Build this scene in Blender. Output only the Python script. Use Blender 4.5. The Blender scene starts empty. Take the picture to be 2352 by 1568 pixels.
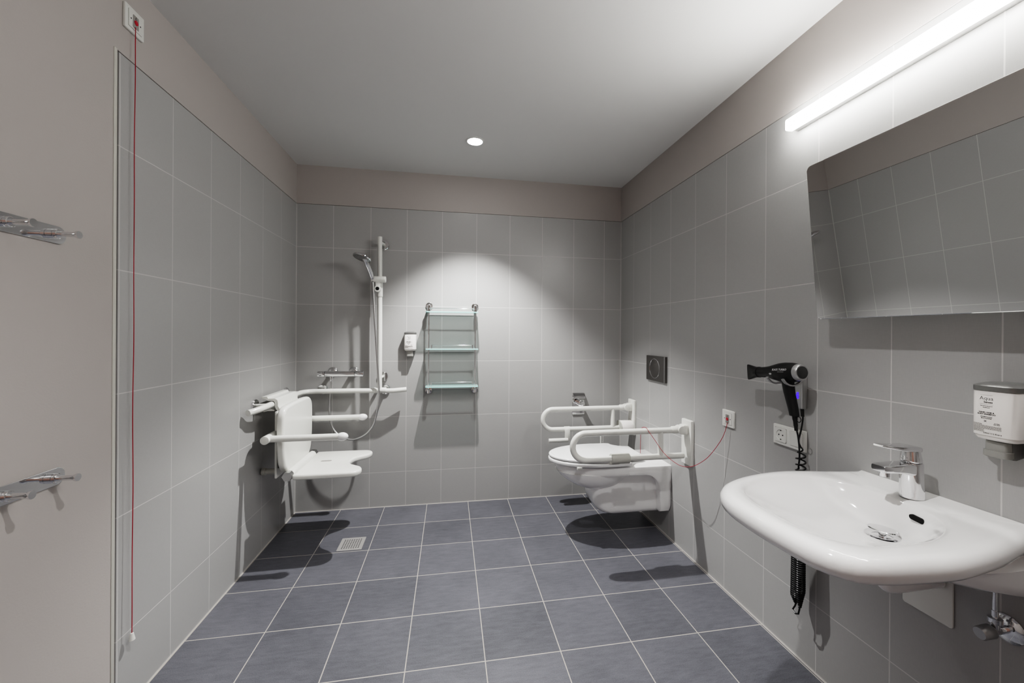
import bpy, bmesh, math, random
from mathutils import Vector, Matrix
random.seed(4)
PI = math.pi
COL = bpy.context.scene.collection
W, DEPTH, H = 2.397, 3.62, 2.42          # room width, depth, height (m)
ZT = 2.149                                # top of the wall tiling
TW, THT = 0.2516, 0.40                    # wall tile pitch
FS = 0.29765                              # floor tile pitch

# ------------------------------------------------------------------ materials
def mat(name, color=(.8, .8, .8), rough=.5, metal=0., coat=0., spec=.5, emis=None, estr=0., bump=None, trans=0., ior=1.45):
    m = bpy.data.materials.new(name); m.use_nodes = True
    nt = m.node_tree; b = nt.nodes['Principled BSDF']
    b.inputs['Base Color'].default_value = (*color, 1)
    b.inputs['Roughness'].default_value = rough
    b.inputs['Metallic'].default_value = metal
    b.inputs['Coat Weight'].default_value = coat
    b.inputs['Coat Roughness'].default_value = .03
    b.inputs['Specular IOR Level'].default_value = spec
    b.inputs['IOR'].default_value = ior
    b.inputs['Transmission Weight'].default_value = trans
    if emis:
        b.inputs['Emission Color'].default_value = (*emis, 1)
        b.inputs['Emission Strength'].default_value = estr
    if bump:
        sc, st = bump
        g = nt.nodes.new('ShaderNodeNewGeometry'); n = nt.nodes.new('ShaderNodeTexNoise')
        n.inputs['Scale'].default_value = sc; n.inputs['Detail'].default_value = 4
        bp = nt.nodes.new('ShaderNodeBump'); bp.inputs['Strength'].default_value = st; bp.inputs['Distance'].default_value = .002
        nt.links.new(g.outputs['Position'], n.inputs['Vector'])
        nt.links.new(n.outputs['Fac'], bp.inputs['Height'])
        nt.links.new(bp.outputs['Normal'], b.inputs['Normal'])
    return m

class NT:
    def __init__(s, m): s.t = m.node_tree; s.b = s.t.nodes['Principled BSDF']
    def n(s, k): return s.t.nodes.new(k)
    def l(s, a, b): s.t.links.new(a, b)
    def math(s, op, a, b=None, c=None, clamp=False):
        x = s.n('ShaderNodeMath'); x.operation = op; x.use_clamp = clamp
        for i, v in enumerate((a, b, c)):
            if v is None: continue
            if isinstance(v, (int, float)): x.inputs[i].default_value = v
            else: s.l(v, x.inputs[i])
        return x.outputs[0]
    def line(s, coord, off, pitch, w):          # 1 on the joint, 0 on the tile
        q = s.math('DIVIDE', s.math('SUBTRACT', coord, off), pitch)
        q = s.math('FRACT', s.math('ADD', q, .5))
        q = s.math('MULTIPLY', s.math('ABSOLUTE', s.math('SUBTRACT', q, .5)), pitch)
        r = s.n('ShaderNodeMapRange'); r.inputs['From Min'].default_value = w * .35; r.inputs['From Max'].default_value = w * .65
        r.inputs['To Min'].default_value = 1; r.inputs['To Max'].default_value = 0
        s.l(q, r.inputs['Value']); return r.outputs[0]
    def near(s, coord, at, w):
        q = s.math('ABSOLUTE', s.math('SUBTRACT', coord, at))
        return s.math('LESS_THAN', q, w)
    def mix(s, f, a, b):
        x = s.n('ShaderNodeMix'); x.data_type = 'RGBA'
        s.l(f, x.inputs[0])
        for i, v in ((6, a), (7, b)):
            if isinstance(v, tuple): x.inputs[i].default_value = (*v, 1)
            else: s.l(v, x.inputs[i])
        return x.outputs[2]

TILE = (.385, .383, .378)
GROUT = (.56, .552, .54)
def wall_tile(name, axis, off, corners):
    m = mat(name, rough=.33); t = NT(m)
    g = t.n('ShaderNodeNewGeometry'); sp = t.n('ShaderNodeSeparateXYZ'); t.l(g.outputs['Position'], sp.inputs[0])
    h = sp.outputs[axis]; z = sp.outputs[2]
    f = t.math('MAXIMUM', t.line(h, off, TW, .0034), t.line(z, .2493, THT, .0034))
    for c in corners: f = t.math('MAXIMUM', f, t.near(h, c, .004))
    f = t.math('MAXIMUM', f, t.near(z, 0, .005))
    # linen weave: fine vertical and horizontal threads
    mp = t.n('ShaderNodeMapping'); mp.inputs['Scale'].default_value = (900, 900, 60); t.l(g.outputs['Position'], mp.inputs[0])
    n1 = t.n('ShaderNodeTexNoise'); n1.inputs['Scale'].default_value = 1; n1.inputs['Detail'].default_value = 2; t.l(mp.outputs[0], n1.inputs['Vector'])
    mp2 = t.n('ShaderNodeMapping'); mp2.inputs['Scale'].default_value = (45, 45, 800); t.l(g.outputs['Position'], mp2.inputs[0])
    n2 = t.n('ShaderNodeTexNoise'); n2.inputs['Scale'].default_value = 1; n2.inputs['Detail'].default_value = 2; t.l(mp2.outputs[0], n2.inputs['Vector'])
    wv = t.math('MULTIPLY', t.math('ADD', n1.outputs['Fac'], n2.outputs['Fac']), .5)
    lo = tuple(c * .90 for c in TILE); hi = tuple(c * 1.10 for c in TILE)
    col = t.mix(wv, lo, hi)
    t.l(t.mix(f, col, GROUT), t.b.inputs['Base Color'])
    t.l(t.math('ADD', t.math('MULTIPLY', f, .4), .33), t.b.inputs['Roughness'])
    hgt = t.math('SUBTRACT', t.math('MULTIPLY', wv, .35), t.math('MULTIPLY', f, 1.2))
    bp = t.n('ShaderNodeBump'); bp.inputs['Strength'].default_value = .35; bp.inputs['Distance'].default_value = .0006
    t.l(hgt, bp.inputs['Height']); t.l(bp.outputs['Normal'], t.b.inputs['Normal'])
    return m

def floor_tile():
    m = mat('floor_tiles_slate', rough=.45); t = NT(m)
    g = t.n('ShaderNodeNewGeometry'); sp = t.n('ShaderNodeSeparateXYZ'); t.l(g.outputs['Position'], sp.inputs[0])
    x, y = sp.outputs[0], sp.outputs[1]
    f = t.math('MAXIMUM', t.line(x, .59964, FS, .0040), t.line(y, -.28839, FS, .0040))
    for c in (.0,): f = t.math('MAXIMUM', f, t.near(y, c, .006))
    f = t.math('MAXIMUM', f, t.near(x, 0, .005)); f = t.math('MAXIMUM', f, t.near(x, W, .005))
    mp = t.n('ShaderNodeMapping'); mp.inputs['Scale'].default_value = (14, 60, 1); t.l(g.outputs['Position'], mp.inputs[0])
    n1 = t.n('ShaderNodeTexNoise'); n1.inputs['Scale'].default_value = 1; n1.inputs['Detail'].default_value = 7; n1.inputs['Roughness'].default_value = .72
    t.l(mp.outputs[0], n1.inputs['Vector'])
    n2 = t.n('ShaderNodeTexNoise'); n2.inputs['Scale'].default_value = 330; n2.inputs['Detail'].default_value = 3; t.l(g.outputs['Position'], n2.inputs['Vector'])
    n3 = t.n('ShaderNodeTexNoise'); n3.inputs['Scale'].default_value = 3.2; n3.inputs['Detail'].default_value = 3; t.l(g.outputs['Position'], n3.inputs['Vector'])
    v = t.math('ADD', t.math('MULTIPLY', n1.outputs['Fac'], .55), t.math('ADD', t.math('MULTIPLY', n2.outputs['Fac'], .60), t.math('MULTIPLY', n3.outputs['Fac'], .3)))
    r = t.n('ShaderNodeMapRange'); r.inputs['From Min'].default_value = .52; r.inputs['From Max'].default_value = .94; t.l(v, r.inputs['Value'])
    # per-tile tone
    fx = t.math('FLOOR', t.math('DIVIDE', t.math('SUBTRACT', x, .59964), FS)); fy = t.math('FLOOR', t.math('DIVIDE', t.math('SUBTRACT', y, -.28839), FS))
    cb = t.n('ShaderNodeCombineXYZ'); t.l(fx, cb.inputs[0]); t.l(fy, cb.inputs[1])
    wn = t.n('ShaderNodeTexWhiteNoise'); t.l(cb.outputs[0], wn.inputs['Vector'])
    vv = t.math('ADD', t.math('MULTIPLY', r.outputs[0], .8), t.math('MULTIPLY', wn.outputs['Value'], .2))
    col = t.mix(vv, (.058, .060, .069), (.165, .168, .190))
    t.l(t.mix(f, col, (.42, .395, .365)), t.b.inputs['Base Color'])
    t.l(t.math('ADD', t.math('MULTIPLY', f, .3), .42), t.b.inputs['Roughness'])
    hgt = t.math('SUBTRACT', v, t.math('MULTIPLY', f, 1.5))
    bp = t.n('ShaderNodeBump'); bp.inputs['Strength'].default_value = .5; bp.inputs['Distance'].default_value = .001
    t.l(hgt, bp.inputs['Height']); t.l(bp.outputs['Normal'], t.b.inputs['Normal'])
    return m

def glass_mix(name, tint, gl=.08):
    m = bpy.data.materials.new(name); m.use_nodes = True; nt = m.node_tree
    nt.nodes.remove(nt.nodes['Principled BSDF']); out = nt.nodes['Material Output']
    tr = nt.nodes.new('ShaderNodeBsdfTransparent'); tr.inputs[0].default_value = (*tint, 1)
    gs = nt.nodes.new('ShaderNodeBsdfGlossy'); gs.inputs['Roughness'].default_value = .02; gs.inputs[0].default_value = (.9, 1, .98, 1)
    fr = nt.nodes.new('ShaderNodeFresnel'); fr.inputs[0].default_value = 1.45
    mx = nt.nodes.new('ShaderNodeMixShader')
    nt.links.new(fr.outputs[0], mx.inputs[0]); nt.links.new(tr.outputs[0], mx.inputs[1]); nt.links.new(gs.outputs[0], mx.inputs[2])
    df = nt.nodes.new('ShaderNodeBsdfDiffuse'); df.inputs[0].default_value = (.72, .92, .89, 1)
    m2 = nt.nodes.new('ShaderNodeMixShader'); m2.inputs[0].default_value = .22
    nt.links.new(mx.outputs[0], m2.inputs[1]); nt.links.new(df.outputs[0], m2.inputs[2])
    nt.links.new(m2.outputs[0], out.inputs[0]); return m

M = dict(
    paint=mat('wall_paint', (.43, .400, .382), .8, bump=(180, .12)),
    ceiling=mat('ceiling_paint', (.66, .655, .65), .85, bump=(160, .08)),
    chrome=mat('chrome', (.78, .78, .79), .06, 1.),
    satin=mat('satin_metal', (.55, .55, .55), .32, 1.),
    steel=mat('brushed_steel', (.42, .41, .40), .42, .35, bump=(500, .1)),
    darksteel=mat('dark_steel', (.16, .155, .15), .28, 1., bump=(400, .05)),
    nylon=mat('white_nylon', (.74, .74, .705), .28, coat=.15),
    greynylon=mat('grey_nylon', (.50, .50, .46), .35),
    ceramic=mat('white_ceramic', (.92, .915, .91), .08, coat=.6),
    seatwhite=mat('white_seat_plastic', (.88, .88, .88), .16, coat=.3),
    plastic=mat('switch_plastic', (.72, .72, .69), .35),
    shadowgap=mat('dark_gap', (.03, .03, .03), .8),
    insetgrey=mat('grey_switch_panel', (.29, .28, .265), .5),
    red=mat('red_plastic', (.45, .012, .03), .35),
    cord=mat('red_cord', (.33, .006, .02), .55),
    black=mat('matt_black', (.010, .010, .010), .45, spec=.35),
    blackcord=mat('black_cable', (.008, .008, .008), .3),
    grille=mat('dark_grille', (.05, .05, .05), .5, metal=.6, bump=(1800, .8)),
    silver=mat('silver_plastic', (.42, .42, .42), .35, .7),
    bottle=mat('dispenser_white', (.80, .775, .75), .3, coat=.2),
    cap=mat('dispenser_cap_grey', (.22, .22, .215), .3, .6),
    pump=mat('pump_translucent', (.40, .395, .375), .25, trans=.25),
    ink=mat('print_ink', (.03, .03, .03), .5),
    inkgrey=mat('print_grey', (.20, .19, .18), .5),
    printwhite=mat('print_white', (.5, .5, .5), .5),
    blue=mat('blue_indicator', (.02, .01, .5), .3, emis=(.03, .012, 1.), estr=3.),
    paper=mat('toilet_paper', (.80, .775, .755), .95, bump=(300, .3)),
    mirror=mat('mirror_glass', (.80, .80, .80), .0, 1.),
    mirroredge=mat('mirror_edge', (.25, .26, .25), .2, .5),
    glass=glass_mix('shelf_glass', (.72, .76, .75)),
    glassedge_glow=mat('glass_edge_glow', (.50, .86, .82), .2, emis=(.32, .72, .67), estr=.30),  # emission painted on the edges, standing in for light guided through the glass
    cream=mat('cream_edge_bead', (.56, .55, .50), .5),
    brown=mat('joint_brown', (.16, .14, .13), .8),
    diffuser=mat('lamp_diffuser', (.9, .9, .88), .4, emis=(1., .985, .95), estr=46.02),
    diffuser_front=mat('lamp_diffuser_front', (.9, .9, .88), .4, emis=(1., .985, .95), estr=102.01),
    lamphouse=mat('lamp_housing', (.55, .55, .54), .4, .4),
    lens=mat('downlight_lens', (.9, .9, .9), .4, emis=(1., .98, .96), estr=60.),
    rubber=mat('grey_rubber', (.10, .10, .10), .5),
    door=mat('door_wood', (.42, .25, .20), .5, bump=(30, .2)),
    drainhole=mat('black_hole', (.004, .004, .004), .9),
    tleft=wall_tile('wall_tiles_left', 1, -.25203, (0,)),
    tback=wall_tile('wall_tiles_back', 0, .24207, (0, W)),
    tright=wall_tile('wall_tiles_right', 1, -.2241, (0,)),
    floor=floor_tile(),
)

# ------------------------------------------------------------------ mesh building
def local_frame(kind, a, z):
    """local (u, v up, w out of the wall) -> world, for things hung on a wall"""
    if kind == 'back':  c = ((1, 0, 0), (0, 0, 1), (0, -1, 0)); o = (a, 0, z)
    if kind == 'right': c = ((0, -1, 0), (0, 0, 1), (-1, 0, 0)); o = (W, a, z)
    if kind == 'left':  c = ((0, 1, 0), (0, 0, 1), (1, 0, 0)); o = (0, a, z)
    if kind == 'world': c = ((1, 0, 0), (0, 1, 0), (0, 0, 1)); o = (0, 0, 0)
    m = Matrix.Identity(4)
    for j in range(3):
        for i in range(3): m[i][j] = c[j][i]
        m[j][3] = o[j]
    return m
WORLD = Matrix.Identity(4)

class MB:
    def __init__(s, M4=WORLD): s.bm = bmesh.new(); s.M = M4; s.mi = 0
    def _tag(s, before):
        s.bm.faces.ensure_lookup_table()
        for f in s.bm.faces[before:]: f.material_index = s.mi
    def box(s, lo, hi, bev=0., seg=2):
        nb = len(s.bm.faces)
        r = bmesh.ops.create_cube(s.bm, size=1)
        vs = r['verts']
        for v in vs: v.co = Vector([lo[i] + (v.co[i] + .5) * (hi[i] - lo[i]) for i in range(3)])
        if bev:
            es = list({e for v in vs for e in v.link_edges})
            bmesh.ops.bevel(s.bm, geom=es, offset=bev, segments=seg, profile=.5, affect='EDGES')
            for f in s.bm.faces: pass
        s._tag(nb); return s
    def loft(s, rings, cap0=True, cap1=True, closed=True):
        nb = len(s.bm.faces)
        R = [[s.bm.verts.new(p) for p in r] for r in rings]
        n = len(R[0])
        for a, b in zip(R, R[1:]):
            for i in range(n if closed else n - 1):
                j = (i + 1) % n
                s.bm.faces.new((a[i], a[j], b[j], b[i]))
        if cap0: s.bm.faces.new(list(reversed(R[0])))
        if cap1: s.bm.faces.new(R[-1])
        s._tag(nb); return s
    def lathe(s, prof, o, d, n=32, up=None, sx=1., sy=1.):
        """prof: (distance along d, radius)"""
        d = Vector(d).normalized(); a = Vector((0, 0, 1)) if abs(d.z) < .9 else Vector((1, 0, 0))
        if up is not None: a = Vector(up)
        x = d.cross(a).normalized(); y = d.cross(x).normalized(); o = Vector(o)
        rings = [[o + d * t + x * (r * sx * math.cos(2 * PI * i / n)) + y * (r * sy * math.sin(2 * PI * i / n)) for i in range(n)] for t, r in prof]
        rings = [[p for p in r] for r in rings]
        return s.loft(rings)
    def cyl(s, p0, p1, r, r1=None, n=28, bev=0.):
        p0, p1 = Vector(p0), Vector(p1); L = (p1 - p0).length; r1 = r if r1 is None else r1
        pr = [(0, r), (L, r1)] if not bev else [(0, r - bev), (bev * .3, r - bev * .3), (bev, r), (L - bev, r1), (L - bev * .3, r1 - bev * .3), (L, r1 - bev)]
        return s.lathe(pr, p0, p1 - p0, n)
    def tube(s, pts, r, n=16, caps=True):
        pts = [Vector(p) for p in pts]; rings = []
        t0 = (pts[1] - pts[0]).normalized(); a = Vector((0, 0, 1)) if abs(t0.z) < .9 else Vector((1, 0, 0))
        x = t0.cross(a).normalized()
        for i, p in enumerate(pts):
            t = (pts[min(i + 1, len(pts) - 1)] - pts[max(i - 1, 0)]).normalized()
            x = (x - t * x.dot(t)).normalized(); y = t.cross(x)
            rr = r[i] if isinstance(r, (list, tuple)) else r
            rings.append([p + x * (rr * math.cos(2 * PI * k / n)) + y * (rr * math.sin(2 * PI * k / n)) for k in range(n)])
        return s.loft(rings, caps, caps)
    def ell(s, c, r, n=24, m=14):
        rings = []
        for j in range(1, m):
            ph = -PI / 2 + PI * j / m
            rings.append([(c[0] + r[0] * math.cos(ph) * math.cos(2 * PI * i / n), c[1] + r[1] * math.cos(ph) * math.sin(2 * PI * i / n), c[2] + r[2] * math.sin(ph)) for i in range(n)])
        return s.loft(rings)
    def prism(s, poly, w0, w1, bev=0., seg=3):
        """closed 2-D outline (u, v), extruded along the third local axis"""
        nb = len(s.bm.faces)
        if bev:
            cx = sum(p[0] for p in poly) / len(poly); cy = sum(p[1] for p in poly) / len(poly)
            def off(d):
                n = len(poly); out = []
                ar = sum(poly[i][0] * poly[(i + 1) % n][1] - poly[(i + 1) % n][0] * poly[i][1] for i in range(n))
                sg = 1 if ar > 0 else -1
                for i in range(n):
                    p0, p1, p2 = Vector(poly[i - 1]), Vector(poly[i]), Vector(poly[(i + 1) % n])
                    e = (p2 - p0); e = e.normalized() if e.length else Vector((1, 0))
                    out.append(p1 + Vector((-e.y, e.x)) * d * sg)
                return out
            rings = []
            for k in range(seg + 1):
                a = PI / 2 * k / seg; rings.append([(p.x, p.y, w0 + bev * (1 - math.sin(a))) for p in off(bev * (1 - math.cos(a)) if False else bev * (1 - math.sin(a)) if False else bev * (1 - math.cos(PI / 2 - a)))])
            top = []
            for k in range(seg + 1):
                a = PI / 2 * k / seg; top.append([(p.x, p.y, w1 - bev * (1 - math.cos(a))) for p in off(bev * (1 - math.cos(PI / 2 - (PI / 2 - a))) if False else bev * (1 - math.sqrt(max(0, 1 - (1 - math.cos(PI / 2 - a)) ** 2))) if False else bev * (1 - math.cos(a)) )])
            # quarter-round edges
            rings = [[(p.x, p.y, w0 + bev * (1 - math.sin(PI / 2 * k / seg))) for p in off(bev * (1 - math.cos(PI / 2 * k / seg)))] for k in range(seg, -1, -1)]
            rings = [[(p.x, p.y, w0 + bev * (1 - math.cos(PI / 2 * (k) / seg))) for p in off(bev * (1 - math.sin(PI / 2 * k / seg)))] for k in range(seg + 1)]
            top = [[(p.x, p.y, w1 - bev * (1 - math.cos(PI / 2 * k / seg))) for p in off(bev * (1 - math.sin(PI / 2 * k / seg)))] for k in range(seg, -1, -1)]
            return s.loft(rings + top)
        return s.loft([[(p[0], p[1], w0) for p in poly], [(p[0], p[1], w1) for p in poly]])
    def build(s, name, m, parent=None, smooth=True, ang=35):
        bm = s.bm; bmesh.ops.remove_doubles(bm, verts=bm.verts, dist=1e-6)
        bmesh.ops.recalc_face_normals(bm, faces=bm.faces)
        bm.transform(s.M)
        off = OFF.get(parent.name, Vector()) if parent else Vector()
        for v in bm.verts: v.co -= off
        if smooth:
            for f in bm.faces: f.smooth = True
            for e in bm.edges:
                if len(e.link_faces) == 2 and e.calc_face_angle(0) > math.radians(ang): e.smooth = False
        me = bpy.data.meshes.new(name); bm.to_mesh(me); bm.free()
        for x in (m if isinstance(m, (list, tuple)) else [m]): me.materials.append(M[x])
        o = bpy.data.objects.new(name, me); COL.objects.link(o)
        if parent: o.parent = parent; OFF[o.name] = off
        else: OFF[o.name] = Vector()
        return o
OFF = {}

def thing(name, label, cat, loc=(0, 0, 0), group=None):
    o = bpy.data.objects.new(name, None); COL.objects.link(o); o.location = loc; o.empty_display_size = .05
    o['label'] = label; o['category'] = cat
    if group: o['group'] = group
    OFF[o.name] = Vector(loc); return o
def tag(o, label, cat, group=None):
    o['label'] = label; o['category'] = cat
    if group: o['group'] = group
    return o
def struct(o): o['kind'] = 'structure'; return o

def rrect(u0, v0, u1, v1, r, n=5):
    out = []
    for cx, cy, a in ((u1 - r, v1 - r, 0), (u0 + r, v1 - r, 90), (u0 + r, v0 + r, 180), (u1 - r, v0 + r, 270)):
        for k in range(n + 1):
            t = math.radians(a + 90 * k / n); out.append((cx + r * math.cos(t), cy + r * math.sin(t)))
    return out
def circ(cx, cy, r, n=28, ry=None): return [(cx + r * math.cos(2 * PI * i / n), cy + (ry or r) * math.sin(2 * PI * i / n)) for i in range(n)]
def spline(pts, k=8):
    P = [Vector(p) for p in pts]; P = [P[0] * 2 - P[1]] + P + [P[-1] * 2 - P[-2]]; out = []
    for i in range(1, len(P) - 2):
        for j in range(k):
            t = j / k; a, b, c, d = P[i - 1:i + 3]
            out.append(.5 * ((2 * b) + (c - a) * t + (2 * a - 5 * b + 4 * c - d) * t * t + (3 * b - a - 3 * c + d) * t ** 3))
    return out + [P[-2]]
def closed_spline(pts, k=6):
    P = [Vector(p) for p in pts]; n = len(P); out = []
    for i in range(n):
        a, b, c, d = P[i - 1], P[i], P[(i + 1) % n], P[(i + 2) % n]
        for j in range(k):
            t = j / k
            out.append(.5 * ((2 * b) + (c - a) * t + (2 * a - 5 * b + 4 * c - d) * t * t + (3 * b - a - 3 * c + d) * t ** 3))
    return out
def bend(pts, r, n=7):
    """polyline with rounded corners"""
    P = [Vector(p) for p in pts]; out = [P[0]]
    for i in range(1, len(P) - 1):
        a = (P[i - 1] - P[i]); b = (P[i + 1] - P[i]); th = a.angle(b); d = min(r / math.tan(th / 2), a.length * .49, b.length * .49)
        p0 = P[i] + a.normalized() * d; p1 = P[i] + b.normalized() * d
        for k in range(n + 1):
            t = k / n; out.append(p0 * (1 - t) ** 2 + P[i] * 2 * t * (1 - t) + p1 * t * t)
    return out + [P[-1]]

def text_mb(strings, M4, surf, mb=None):
    """strings: (text, size, centre u, baseline v, align, weight); surf(u) -> w of the printed surface"""
    mb = mb or MB(M4)
    for s, size, u, v, al, wt in strings:
        cu = bpy.data.curves.new('lettering', 'FONT'); cu.body = s; cu.size = size; cu.align_x = al; cu.offset = wt; cu.resolution_u = 2
        o = bpy.data.objects.new('lettering', cu); COL.objects.link(o)
        dg = bpy.context.evaluated_depsgraph_get(); me = bpy.data.meshes.new_from_object(o.evaluated_get(dg))
        bm2 = bmesh.new(); bm2.from_mesh(me)
        mp = {}
        for q in bm2.verts:
            uu, vv = u + q.co.x, v + q.co.y; mp[q] = mb.bm.verts.new((uu, vv, surf(uu)))
        for f in bm2.faces:
            try: mb.bm.faces.new([mp[q] for q in f.verts])
            except ValueError: pass
        bm2.free(); bpy.data.objects.remove(o); bpy.data.meshes.remove(me); bpy.data.curves.remove(cu)
    return mb

# ------------------------------------------------------------------ the room
FR = -DEPTH
struct(MB().box((-.15, FR - .1, -.1), (W + .15, .12, 0)).build('floor', 'floor', smooth=False))
struct(MB().box((-.15, FR - .1, H), (W + .15, .12, H + .1)).build('ceiling', 'ceiling', smooth=False))
YE = -1.516                                      # where the tiling on the left wall stops
G = .0022
wl = struct(MB().box((-.15, FR - .1, 0), (-.012, .12, H)).build('wall_left', 'brown', smooth=False))
MB().box((-.012, YE, 0), (0, 0, ZT)).build('tiling', 'tleft', wl, smooth=False)
mb = MB().box((-.012, YE - .004, ZT + G), (.0015, 0, H)); mb.box((-.012, FR, 0), (.0015, YE - .0100, ZT + G)); mb.box((-.012, FR, ZT + G), (.0015, YE - .004, H))
mb.build('plaster', 'paint', wl, smooth=False)
wb = struct(MB().box((0, .012, 0), (W, .12, H)).build('wall_back', 'brown', smooth=False))
MB().box((0, 0, 0), (W, .012, ZT)).build('tiling', 'tback', wb, smooth=False)
MB().box((0, -.0015, ZT + G), (W, .012, H)).build('plaster', 'paint', wb, smooth=False)
wr = struct(MB().box((W + .012, FR - .1, 0), (W + .15, .12, H)).build('wall_right', 'brown', smooth=False))
MB().box((W, FR, 0), (W + .012, 0, ZT)).build('tiling', 'tright', wr, smooth=False)
MB().box((W - .0015, FR, ZT + G), (W + .012, 0, H)).build('plaster', 'paint', wr, smooth=False)
struct(MB().box((0, FR - .1, 0), (W, FR, H)).build('wall_front', 'paint', smooth=False))
struct(MB().box((.0015, YE - .0225, 0), (.0035, YE - .0100, ZT + .004), .0008).build('trim_1', 'cream'))
dr = struct(MB().box((.75, FR, 0), (1.65, FR + .03, 2.03), .004).build('door_1', 'door'))
MB().box((.66, FR, 0), (.75, FR + .05, 2.12)).box((1.65, FR, 0), (1.74, FR + .05, 2.12)).box((.75, FR, 2.03), (1.65, FR + .05, 2.12)).build('door_frame', 'plastic', dr)
MB().cyl((.83, FR + .03, 1.05), (.83, FR + .08, 1.05), .01).cyl((.83, FR + .075, 1.05), (.95, FR + .075, 1.05), .01).build('door_handle', 'satin', dr)

# ------------------------------------------------------------------ lights
def downlight(x, y, label, power, size, blend):
    t = thing('recessed_downlight', label, 'downlight', (x, y, H), None)
    mb = MB(); mb.lathe([(0, .056), (.0025, .056), (.004, .052), (.004, .046), (.0, .044)], (x, y, H), (0, 0, -1), 40); mb.build('trim_ring', 'ceiling', t)
    MB().lathe([(-.001, .044), (.003, .044), (.0036, .040)], (x, y, H), (0, 0, -1), 36).build('lens', 'lens', t)
    l = bpy.data.lights.new('downlight_beam', 'SPOT'); l.energy = power; l.spot_size = math.radians(size); l.spot_blend = blend
    l.shadow_soft_size = .018; l.color = (1, .99, .98)
    o = bpy.data.objects.new('downlight_beam', l); COL.objects.link(o); o.location = (x, y, H - .012)
    return t
downlight(1.198, -.562, 'round recessed ceiling downlight in front of the back wall', 205, 93, .55)
downlight(1.22, -2.30, 'round recessed ceiling downlight above the floor beside the washbasin', 100, 114, 1.)

# wall lamp above the mirror
t = thing('wall_lamp', 'long glowing white bar lamp on the wall above the mirror', 'lamp', (W, -2.24, 2.05))
MB().box((W - .026, -2.838, 2.053), (W, -1.643, 2.090), .002).build('housing', 'lamphouse', t)
MB().box((W - .057, -2.840, 2.050), (W - .026, -1.640, 2.0925), .005).build('diffuser', ['diffuser', 'diffuser_front'], t)
for f in bpy.data.objects['diffuser'].data.polygons: f.material_index = 1 if f.normal.x < -.7 else 0

# tilting mirror
t = thing('tilting_mirror', 'large frameless tilted mirror above the washbasin', 'mirror', (W, -2.12, 1.3))
ml = Matrix.Translation((2.3025, -2.12, 1.308)) @ Matrix.Rotation(math.radians(.5), 4, 'Z') @ Matrix.Rotation(-math.radians(5.27), 4, 'Y')
fr = Matrix(((0, 0, -1, 0), (-1, 0, 0, 0), (0, 1, 0, 0), (0, 0, 0, 1)))   # u -> -y, v -> z, w -> -x
hw = .295; hh = .520
mb = MB(ml @ fr); mb.mi = 0; mb.loft([[(p[0], p[1], -.004) for p in rrect(-hw, 0, hw, hh, .016)], [(p[0], p[1], .0015) for p in rrect(-hw, 0, hw, hh, .016)]])
mb.build('backing', 'mirroredge', t, ang=20)
mb = MB(ml @ fr); mb.loft([[(p[0], p[1], .0015) for p in rrect(-hw, 0, hw, hh, .016)], [(p[0], p[1], .0022) for p in rrect(-hw + .0015, .0015, hw - .0015, hh - .0015, .015)]], cap0=False)
mb.build('mirror_glass', 'mirror', t, smooth=False)
for yy in (-2.30, -1.96): MB().box((2.292, yy - .02, 1.50), (W, yy + .02, 1.56), .004).build('wall_bracket', 'satin', t)

# ------------------------------------------------------------------ washbasin
CX, CY = 2.200, -2.115
outer = [(2.396, -1.887), (2.34, -1.880), (2.28, -1.868), (2.19, -1.849), (2.09, -1.846), (1.98, -1.869), (1.90, -1.901), (1.848, -1.938), (1.814, -1.985), (1.797, -2.04), (1.792, -2.12),
         (1.796, -2.20), (1.808, -2.285), (1.842, -2.337), (1.90, -2.358), (1.98, -2.368), (2.08, -2.372), (2.20, -2.355), (2.30, -2.330), (2.396, -2.305)]
OUT = [Vector(p) for p in spline(outer, 6)] + [Vector((2.396, -2.305 + .418 * k / 16)) for k in range(1, 16)]
basin = closed_spline([(2.270, -2.04), (2.277, -2.115), (2.258, -2.19), (2.205, -2.252), (2.12, -2.288), (2.02, -2.298), (1.94, -2.290), (1.885, -2.255), (1.862, -2.19), (1.858, -2.10), (1.872, -2.02), (1.91, -1.955), (1.985, -1.913), (2.09, -1.893), (2.19, -1.912), (2.245, -1.966)], 5)
under = [Vector((2.396 - .26 * math.sin(PI * k / 24) ** .8, -2.12 + .185 * math.cos(PI * k / 24))) for k in range(25)]
under = under + [Vector((2.396, -2.305 + .37 * k / 12)) for k in range(1, 12)]
def ray(poly, a, c=(CX, CY)):
    d = Vector((math.cos(a), math.sin(a))); best = None; c = Vector(c)
    for i in range(len(poly)):
        p, q = poly[i].to_2d() - c, poly[(i + 1) % len(poly)].to_2d() - c; e = q - p
        den = d.x * e.y - d.y * e.x
        if abs(den) < 1e-12: continue
        t_ = (p.x * e.y - p.y * e.x) / den; s_ = (p.x * d.y - p.y * d.x) / den
        if t_ > 0 and -1e-6 <= s_ <= 1 + 1e-6 and (best is None or t_ > best): best = t_
    return best
NA = 120
AN = [2 * PI * i / NA for i in range(NA)]
ro = [ray(OUT, a) for a in AN]; rb = [ray(basin, a) for a in AN]; ru = [ray(under, a) for a in AN]
def wallside(i): return CX + ro[i] * math.cos(AN[i]) > 2.392
def ring(fr_, fz):
    out = []
    for i, a in enumerate(AN):
        r = fr_(i); x, y = CX + r * math.cos(a), CY + r * math.sin(a); out.append((min(x, 2.396), y, fz(i, x, y)))
    return out
def inset(d): return lambda i: ro[i] - (0 if wallside(i) else d)
def uz(x): return .632 + max(0, (2.396 - x)) * .20
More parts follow.
